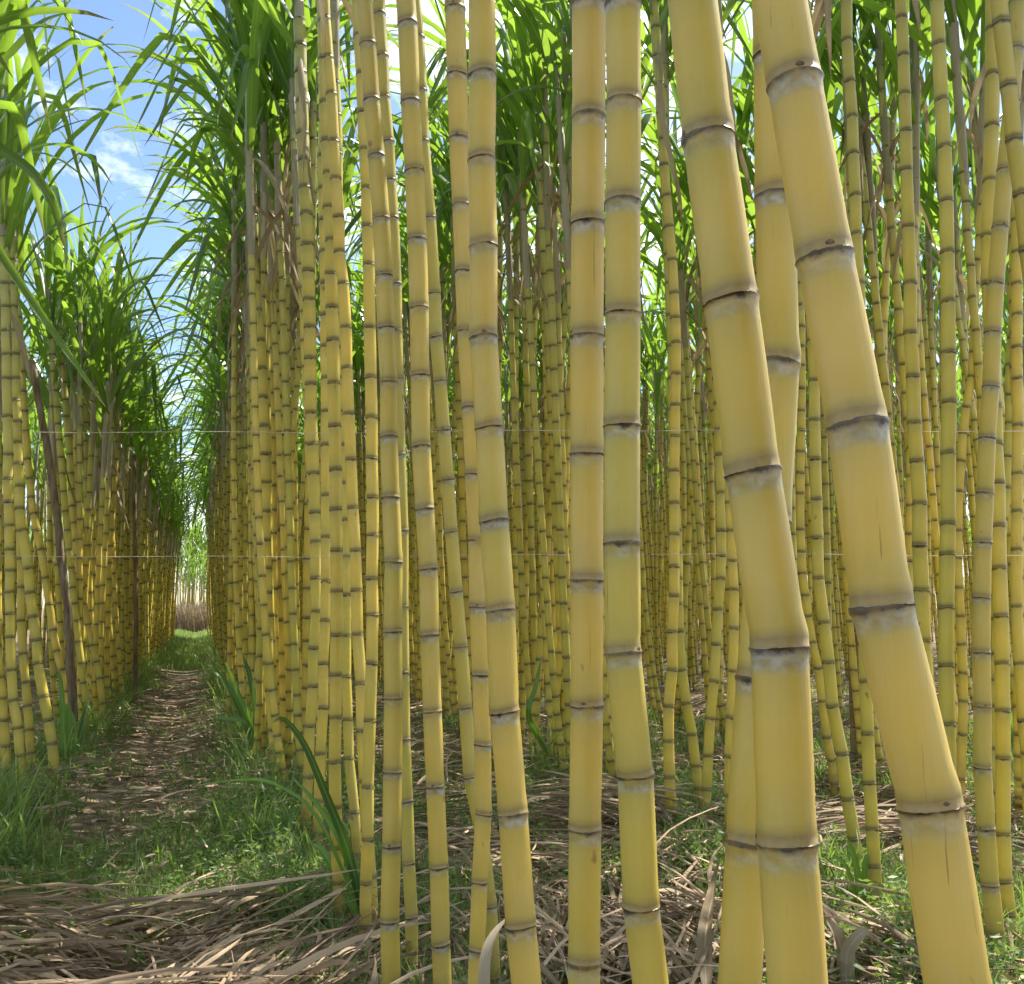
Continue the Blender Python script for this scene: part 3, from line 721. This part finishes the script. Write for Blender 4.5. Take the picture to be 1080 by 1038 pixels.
fan((1000, 1035, 2.4), (1090, 990, 2.6), 50, 0.08, 0.5, 0.05, 0.7)
ob = link('leaf_litter', lit.mesh('leaf_litter', M_LITTER))
tag(ob, 'brown and grey dry cane leaves littering the soil between the rows', 'leaf litter', None, 'stuff')

gr = Acc()
def tuft(x, y, n, h, lean=0.7, w=0.006, tl=0.5, seg=4):
    for _ in range(n):
        az = rng.uniform(0, 6.28); q = rng.normal(0, 0.05, 2)
        px_, py_ = x + q[0], y + q[1]
        V, Q, A = arch(rng, (px_, py_, gh(px_, py_) - 0.005), h * rng.uniform(0.5, 1.15), w * rng.uniform(0.6, 1.3), az, R(rng.uniform(4, 25)), R(rng.uniform(40, 120)) * lean, seg, np.clip(tl + rng.normal(0, 0.25), 0, 1), 1.4, 0.8, True)
        gr.add(V, Q, A)
for i in range(21000):
    x, y, d, px = wedge_pt(1.7, 17, pw=1.45)
    g = nz(x, y, 0.9, 51.0) + 0.5 * nz(x, y, 2.7, 61.0)
    rowd = min(abs(x - 0.45), abs(x + 0.84), abs(x - 1.95), abs(x - 3.45))
    dens = 0.26 + g * 1.0 + (0.5 if rowd < 0.30 else 0) + (0.12 if x > 0.6 else 0)
    if -0.34 < x < -0.08 and d > 3.6: dens -= 0.16
    if px < 260 and 2.2 < d < 2.95: dens = 0.10
    if px < 170 and 2.95 < d < 3.9: dens = 1.0
    if 160 < px < 330 and 2.95 < d < 4.6: dens += 0.5
    if rng.random() > dens: continue
    tuft(x, y, int(rng.integers(5, 10)) if d < 8 else 4, rng.uniform(0.06, 0.19), w=0.004 if d < 5 else 0.007, tl=0.35 + 0.5 * g, seg=4 if d < 6 else 2)
for i in range(6500):                      # the bright grassy far end and the far verges
    x = rng.uniform(-0.95, 0.6) if rng.random() < 0.6 else rng.uniform(-0.9, 1.5); y = 9 + 32 * rng.random() ** 0.8
    if x > 0.6 and y < 31: continue
    if y < 16 and abs(x + 0.2) < 0.3: continue
    tuft(x, y, 4, rng.uniform(0.08, 0.2), w=0.014, tl=0.8, seg=2)
for i in range(230):                       # longer tufts at the feet of both rows
    y = rng.uniform(3.3, 16); sd_r = rng.random() < 0.6
    x = 0.32 + rng.normal(0, 0.07) if sd_r else -0.72 + rng.normal(0, 0.07)
    tuft(x, y, int(rng.integers(8, 18)), rng.uniform(0.15, 0.42), w=0.008, tl=rng.uniform(0.3, 1.0), seg=4)
for (px, d, n, h) in ((4, 4.2, 60, .34), (15, 4.4, 60, .3), (28, 4.6, 30, .26), (-12, 4.1, 50, .36), (880, 3.3, 40, .22), (1075, 3.1, 40, .26), (575, 5.5, 40, .4), (1060, 6.5, 80, .5), (660, 5.5, 30, .4), (535, 4.2, 30, .2), (450, 2.9, 30, .16), (250, 4.4, 30, .25), (300, 3.9, 30, .2), (930, 2.9, 40, .14)):
    p = EYE + (FW + RT * (px - CX) / F) * d
    tuft(p[0], p[1], n, h, w=0.007, tl=0.75, seg=5)
ob = link('grass', gr.mesh('grass', M_GRASS)); tag(ob, 'fresh green grass growing along the cane rows and the path', 'grass', None, 'stuff')

# feathery low weeds: tiny leaflets on branching stems
wd = Acc()
leaf_q = np.array([[0, 1, 2, 3]])
for i in range(8500):
    x, y, d, px = wedge_pt(1.7, 8, pw=1.2)
    g = nz(x, y, 1.0, 71.0)
    dens = 0.05 + g * 1.2 + (0.6 if (165 < px < 340 and 2.85 < d < 4.6) else 0) + (0.3 if px > 860 and d < 4 else 0) + (0.5 if px < 150 and 2.95 < d < 3.7 else 0)
    if px < 260 and 2.2 < d < 2.9: dens = 0.12
    if -0.45 < x < 0.0 and d > 3.8: dens -= 0.5
    if rng.random() > dens: continue
    h = rng.uniform(0.05, 0.17); z = gh(x, y)
    for s in range(rng.integers(2, 5)):
        az = rng.uniform(0, 6.28); th = rng.uniform(0.1, 0.9)
        dirn = np.array([math.cos(az) * math.sin(th), math.sin(az) * math.sin(th), math.cos(th)])
        b0 = np.array([x, y, z]); tn = np.clip(0.3 + rng.normal(0, .2), 0, 1)
        Vb, Qb, Ab = arch(rng, b0, h, 0.003, az, th, th + 0.5, 3, tn, 1, .2, True); wd.add(Vb, Qb, Ab)
        m = rng.integers(9, 18)
        c = b0 + dirn * h * rng.uniform(0.2, 1.05, (m, 1)) + rng.normal(0, 0.012, (m, 3))
        u = rng.normal(0, 1, (m, 3)); u[:, 2] *= 0.5; u /= np.linalg.norm(u, axis=1)[:, None]; v = np.cross(u, rng.normal(0, 1, (m, 3))); v /= np.linalg.norm(v, axis=1)[:, None]
        l, w = rng.uniform(0.008, 0.022, (m, 1)), rng.uniform(0.002, 0.006, (m, 1))
        Vw = np.stack([c - u * l, c + v * w, c + u * l, c - v * w], 1).reshape(-1, 3)
        wd.add(Vw, np.arange(m * 4).reshape(m, 4), np.tile([0.2, 0.6, tn, 1], (m * 4, 1)))
ob = link('low_weeds', wd.mesh('low_weeds', M_GRASS)); tag(ob, 'low feathery green weeds covering the damp soil beside the path', 'weeds', None, 'stuff')

# straw coloured dry reeds at the far end of the path
rd = Acc()
for i in range(2600):
    x = rng.uniform(-1.8, 1.8); y = rng.uniform(37.5, 41)
    V, Q, A = arch(rng, (x, y, 0), rng.uniform(0.6, 1.25), 0.035, rng.uniform(0, 6.28), R(rng.uniform(0, 10)), R(rng.uniform(10, 60)), 4, rng.uniform(0.8, 1), 2, .8, True)
    rd.add(V, Q, A)
ob = link('dry_reeds', rd.mesh('dry_reeds', M_DRYL)); tag(ob, 'straw brown dry reeds closing the far end of the path', 'reeds', None, 'stuff')

# ------------------------------------------------------------------ single leaves on the ground, shoots
def pix_leaf(pts, W, tint, mat, nseg=14, fold=0.2, roll=0.0, wprof=None, facing=None, start=None):
    """pts: (px, py, d) control points; Catmull-like smooth strip. returns mesh data in world space"""
    P = np.array([unproj(*p) for p in pts])
    if start is not None: P[0] = start if np.linalg.norm(P[0] - P[1]) < 0.3 else P[0]; P = np.concatenate([[start + (P[1] - start) * 0.02], P[1:]])
    k = len(P)
    t = np.linspace(0, k - 1, nseg + 1); out = []
    for u in t:
        i = min(int(u), k - 2); f = u - i
        p0, p1, p2, p3 = P[max(i - 1, 0)], P[i], P[i + 1], P[min(i + 2, k - 1)]
        out.append(0.5 * ((2 * p1) + (-p0 + p2) * f + (2 * p0 - 5 * p1 + 4 * p2 - p3) * f * f + (-p0 + 3 * p1 - 3 * p2 + p3) * f ** 3))
    out = np.array(out); T_ = np.gradient(out, axis=0)
    fc = np.array(facing if facing is not None else (-FW * 0.8 + UP * 0.6))
    side = np.cross(T_, fc); side /= np.linalg.norm(side, axis=1)[:, None] + 1e-9
    nrm = np.cross(side, T_ / np.linalg.norm(T_, axis=1)[:, None])
    s = np.linspace(0, 1, nseg + 1); tw = roll * s
    side = side * np.cos(tw)[:, None] + nrm * np.sin(tw)[:, None]
    prof = np.minimum(1, 0.5 + 3 * s) * np.clip(1 - s ** 3, 0, 1) ** 0.8 + 0.03
    return blade(out, side, W, prof, tint, fold)

def one_leaf(name, pts, W, tint, mat, label, cat, **k):
    V, Q, A = pix_leaf(pts, W, tint, mat, **k)
    b = V[:3].mean(0); o = link(name, mk_mesh(name, V - b, Q, A, mat)); o.location = b
    tag(o, label, cat); return o

one_leaf('dry_leaf', [(512, 1075, 1.75), (512, 1020, 1.77), (520, 990, 1.8), (536, 968, 1.85)], 0.02, 0.05, M_DRYL, 'dark taupe dry leaf standing up at the bottom edge by the S curved cane', 'dry leaf', fold=0.35, roll=0.6)
one_leaf('dry_leaf', [(745, 1045, 2.35), (744, 990, 2.5), (752, 945, 2.75), (760, 905, 3.0)], 0.035, 0.9, M_DRYL, 'pale curled dry leaf lying left of the shaded olive cane foot', 'dry leaf', fold=0.4, roll=1.2)
one_leaf('dry_leaf', [(893, 1045, 2.45), (888, 1008, 2.5), (882, 985, 2.5), (872, 970, 2.52)], 0.035, 0.8, M_DRYL, 'pale forked dry leaf at the bottom between the two thickest canes, left prong', 'dry leaf', fold=0.4)
one_leaf('dry_leaf', [(893, 1045, 2.43), (893, 1008, 2.45), (903, 990, 2.45), (915, 980, 2.5)], 0.033, 0.75, M_DRYL, 'pale forked dry leaf at the bottom between the two thickest canes, right prong', 'dry leaf', fold=0.4)
one_leaf('dry_leaf', [(0, 945, 3.06), (50, 946, 3.04), (105, 960, 2.95), (150, 990, 2.72)], 0.022, 0.75, M_DRYL, 'long grey dry leaf arching from the left picture edge over the heap', 'dry leaf', fold=0.2)
one_leaf('dry_leaf', [(0, 968, 2.9), (45, 962, 2.9), (95, 972, 2.85), (140, 996, 2.68)], 0.02, 0.55, M_DRYL, 'long dry leaf below the uppermost arching one on the left heap', 'dry leaf', fold=0.3)
one_leaf('dry_leaf', [(330, 940, 3.15), (322, 955, 3.0), (318, 965, 2.98), (345, 930, 3.1)], 0.03, 0.95, M_DRYL, 'bright bleached curl of dry leaf near the big green leaf', 'dry leaf')
one_leaf('dry_leaf', [(160, 1030, 2.45), (230, 1012, 2.55), (310, 995, 2.65), (400, 990, 2.65)], 0.026, 0.8, M_DRYL, 'long flat buff dry leaf lying across the front of the heap toward the right', 'dry leaf', fold=0.1)
one_leaf('dry_leaf', [(300, 925, 3.3), (250, 950, 3.1), (200, 985, 2.85), (150, 1030, 2.5)], 0.02, 0.5, M_DRYL, 'long brown dry leaf slanting down left across the heap', 'dry leaf', fold=0.3)
one_leaf('dry_leaf', [(200, 858, 4.35), (220, 845, 4.5), (235, 838, 4.7), (262, 828, 5.0)], 0.03, 0.9, M_DRYL, 'sunlit tan dry leaf lying in the middle of the path', 'dry leaf', fold=0.2)
one_leaf('dry_leaf', [(70, 808, 5.4), (90, 802, 5.5), (110, 803, 5.5), (125, 790, 5.7)], 0.03, 0.7, M_DRYL, 'pale dry leaf lying at the foot of the left row', 'dry leaf', fold=0.2)
one_leaf('dry_leaf', [(556, 845, 4.4), (590, 838, 4.5), (640, 842, 4.5), (720, 862, 4.2)], 0.03, 0.6, M_DRYL, 'broad brown dry leaf on top of the heap behind the centre twins', 'dry leaf', fold=0.2)
one_leaf('dry_leaf', [(672, 850, 4.3), (668, 885, 3.8), (660, 920, 3.4), (652, 960, 3.0)], 0.025, 0.9, M_DRYL, 'pale dry leaf sloping down behind the centre twins', 'dry leaf', fold=0.3)

def shoot(label, base, blades, mat=None):
    b = unproj(*base); b[2] = gh(b[0], b[1])
    e = bpy.data.objects.new('cane_shoot', None); C.objects.link(e); e.location = b; e.empty_display_size = 0.05
    tag(e, label, 'cane shoot')
    for pts, W, tint, roll in blades:
        V, Q, A = pix_leaf(pts, W, tint, mat, roll=roll, start=b)
        link('leaf', mk_mesh('leaf', V - b, Q, A, mat or M_SHOOT), e)
    return e
shoot('young shoot with one big dark green leaf folded over at a shiny tip', (388, 968, 2.9), [
    ([(388, 968, 2.88), (368, 900, 2.85), (345, 840, 2.8), (322, 785, 2.78), (300, 758, 2.78), (288, 762, 2.78)], 0.024, 0.0, 1.2),
    ([(385, 955, 2.88), (362, 895, 2.86), (335, 850, 2.85), (308, 820, 2.85)], 0.018, 0.9, -0.3),
    ([(372, 925, 2.88), (340, 870, 2.88), (300, 832, 2.95), (260, 822, 3.0), (200, 830, 3.1)], 0.010, 0.9, 0.2),
    ([(352, 935, 2.9), (345, 905, 2.92), (330, 890, 2.95)], 0.02, 0.95, 0.2)])
shoot('bright green young shoot at the path edge beside the right row', (272, 785, 5.9), [
    ([(272, 785, 5.9), (262, 760, 5.9), (248, 725, 5.9), (238, 698, 5.9)], 0.04, 0.95, 0.2),
    ([(273, 785, 5.85), (270, 750, 5.85), (264, 715, 5.85), (256, 690, 5.85)], 0.035, 0.1, 0.2),
    ([(270, 785, 5.9), (255, 752, 5.9), (235, 715, 5.9), (222, 706, 5.9)], 0.04, 0.3, -0.3),
    ([(272, 785, 5.8), (262, 765, 5.8), (240, 758, 5.8), (225, 757, 5.8)], 0.03, 0.6, 0.3)])
shoot('bright green young shoot between the canes near the wooden pole', (70, 792, 5.6), [
    ([(70, 792, 5.6), (67, 760, 5.6), (65, 725, 5.6), (62, 705, 5.6)], 0.035, 0.9, 0.2),
    ([(71, 792, 5.6), (73, 765, 5.6), (72, 740, 5.6)], 0.04, 0.7, 0.2)])
shoot('thin green shoot leaning right between the wooden pole and the path', (82, 792, 5.9), [
    ([(82, 792, 5.9), (86, 770, 5.9), (92, 745, 5.9), (96, 735, 5.9)], 0.03, 0.1, 0.2),
    ([(82, 792, 5.9), (80, 765, 5.9), (70, 745, 5.9), (55, 735, 5.9)], 0.02, 0.8, 0.2)])
shoot('bright green shoot in the grass between the two thickest canes', (908, 940, 3.0), [
    ([(908, 940, 3.0), (903, 915, 3.0), (897, 895, 3.0), (893, 885, 3.0)], 0.02, 0.9, 0.2),
    ([(909, 940, 3.0), (912, 915, 3.0), (915, 900, 3.0)], 0.018, 0.9, 0.2),
    ([(907, 940, 3.0), (895, 920, 3.0), (882, 905, 3.0), (876, 908, 3.0)], 0.014, 0.9, 0.2)])
shoot('dark blue green shoot low behind the left centre twin', (588, 790, 5.6), [
    ([(588, 800, 5.6), (592, 765, 5.6), (598, 735, 5.6), (590, 715, 5.6)], 0.04, 0.0, 0.2),
    ([(556, 800, 5.3), (558, 760, 5.3), (565, 725, 5.3), (572, 690, 5.3)], 0.03, 0.6, 0.2)])

# broad green leaf hanging across the upper left corner belongs to the cane at the left edge
shoot_like = [o for o in C.objects if o.get('label', '').startswith('cane cut by the left')][0]
for pts, W, tint in (([(-30, 215, 3.4), (5, 275, 3.4), (45, 335, 3.4), (80, 385, 3.45), (112, 430, 3.5)], 0.03, 0.6),
                     ([(-40, 120, 3.3), (-5, 155, 3.3), (30, 180, 3.3), (55, 215, 3.3), (68, 262, 3.3)], 0.045, 0.15),
                     ([(-25, 90, 3.3), (10, 62, 3.3), (45, 25, 3.35), (80, 12, 3.4)], 0.055, 0.9)):
    V, Q, A = pix_leaf(pts, W, tint, None, roll=0.3)
    b = np.array(shoot_like.location)
    link('leaf', mk_mesh('leaf', V - b, Q, A, M_LEAF), shoot_like)

# ------------------------------------------------------------------ wooden poles and twine
def pole(label, pts, d, w):
    P = [unproj(x, y, d) for x, y in pts][::-1]
    P[0][2] = gh(P[0][0], P[0][1]) - 0.1
    fine = []
    for i in range(len(P) - 1):
        for t in np.linspace(0, 1, 5)[:-1]: fine.append(P[i] * (1 - t) + P[i + 1] * t + rng.normal(0, 0.003, 3))
    fine.append(P[-1]); fine = np.array(fine); n = len(fine); sd = 12
    b = P[0].copy(); V = []
    for i, c in enumerate(fine):
        rr = w * 0.5 * (1.1 - 0.35 * i / n) * rng.uniform(0.92, 1.08)
        for q in range(sd):
            a = 2 * math.pi * q / sd; V.append(c - b + np.array([math.cos(a), math.sin(a), 0]) * rr * rng.uniform(0.93, 1.07))
    cap = np.array([fine[-1] - b] * sd); V = np.concatenate([np.array(V), cap]); n += 1
    idx = np.arange(n * sd).reshape(n, sd)
    Q = np.stack([idx[:-1], np.roll(idx[:-1], -1, 1), np.roll(idx[1:], -1, 1), idx[1:]], -1).reshape(-1, 4)
    o = link('wooden_pole', mk_mesh('wooden_pole', V, Q, None, M_WOOD)); o.location = b
    tag(o, label, 'pole', 'support poles in the left row')
pole('leaning brown wooden pole, the thicker and nearer one, among the left canes', [(33, 380), (40, 420), (50, 470), (58, 530), (65, 590), (71, 640), (74, 690), (77, 730), (79, 772)], 6.6, 0.055)
pole('slim dark wooden pole farther down the left row', [(141, 480), (142, 540), (143, 610), (143, 670), (144, 722)], 9.6, 0.045)

def twine(label, y0, d, sag):
    n = 60; sd = 5; xs_ = np.linspace(-560, 1560, n); V = []
    for i, px in enumerate(xs_):
        yy = y0 + sag * math.sin(px / 160.0) + 0.8 * math.sin(px / 47.0)
        c = unproj(px, yy, d + 0.02 * math.sin(px / 90))
        for q in range(sd):
            a = 2 * math.pi * q / sd; V.append(c + (UP * math.cos(a) + FW * math.sin(a)) * 0.0011)
    V = np.array(V); b = V[0].copy(); idx = np.arange(n * sd).reshape(n, sd)
    Q = np.stack([idx[:-1], np.roll(idx[:-1], -1, 1), np.roll(idx[1:], -1, 1), idx[1:]], -1).reshape(-1, 4)
    o = link('twine', mk_mesh('twine', V - b, Q, None, M_TWINE)); o.location = b
    tag(o, label, 'twine', 'twines stretched across the rows')
twine('thin beige twine stretched across the rows at head height, the upper one', 455, 3.15, 1.2)
twine('thin beige twine stretched across the rows, the lower one', 586, 3.15, 1.5)

# ------------------------------------------------------------------ camera, sun, sky
cam = bpy.data.cameras.new('camera'); co = bpy.data.objects.new('camera', cam); C.objects.link(co)
co.location = EYE; co.rotation_euler = (R(90) + PITCH, 0, -YAW)
cam.sensor_fit = 'HORIZONTAL'; cam.sensor_width = 36; cam.lens = 36 * F / 1080; cam.clip_end = 2000; cam.clip_start = 0.02
scene.camera = co

SUN_AZ, SUN_EL = R(64), R(54)       # azimuth clockwise from +Y
sd_ = Vector((math.sin(SUN_AZ) * math.cos(SUN_EL), math.cos(SUN_AZ) * math.cos(SUN_EL), math.sin(SUN_EL)))
sl = bpy.data.lights.new('sun', 'SUN'); sl.energy = 5.0; sl.angle = R(0.5); sl.color = (1.0, 0.95, 0.86)
so = bpy.data.objects.new('sun', sl); C.objects.link(so); so.rotation_euler = sd_.to_track_quat('Z', 'Y').to_euler(); so.location = (8, 8, 12)

w = bpy.data.worlds.new('World'); scene.world = w; w.use_nodes = True; nt = w.node_tree; nt.nodes.clear()
sky = N(nt, 'ShaderNodeTexSky', sky_type='NISHITA', sun_disc=False, sun_elevation=SUN_EL, sun_rotation=SUN_AZ, air_density=1.0, dust_density=0.6, ozone_density=2.0)
tc = N(nt, 'ShaderNodeTexCoord')
cmap = N(nt, 'ShaderNodeMapping'); cmap.inputs['Location'].default_value = (4.3, 1.7, 0.4); nt.links.new(tc.outputs['Generated'], cmap.inputs[0])
cl = noise_n(nt, cmap.outputs[0], 4.2, 7, 0.62, (1, 1, 1.8))
mask = ramp(nt, cl, [(0.48, g1(0)), (0.62, g1(1))])
hs = N(nt, 'ShaderNodeHueSaturation'); hs.inputs['Saturation'].default_value = 1.04; hs.inputs['Value'].default_value = 0.92
nt.links.new(sky.outputs[0], hs.inputs['Color'])
col = mixc(nt, mask, hs.outputs[0], (7.6, 7.8, 8.0))
bg = N(nt, 'ShaderNodeBackground'); nt.links.new(col, bg.inputs[0]); bg.inputs[1].default_value = 0.13
ow = N(nt, 'ShaderNodeOutputWorld'); nt.links.new(bg.outputs[0], ow.inputs[0])

scene.view_settings.view_transform = 'Standard'; scene.view_settings.look = 'None'
scene.view_settings.exposure = 1.06; scene.view_settings.gamma = 1.0
scene.cycles.use_adaptive_sampling = True; scene.cycles.adaptive_threshold = 0.03
scene.cycles.max_bounces = 5; scene.cycles.transparent_max_bounces = 2
scene.cycles.diffuse_bounces = 4; scene.cycles.transmission_bounces = 3; scene.cycles.glossy_bounces = 2
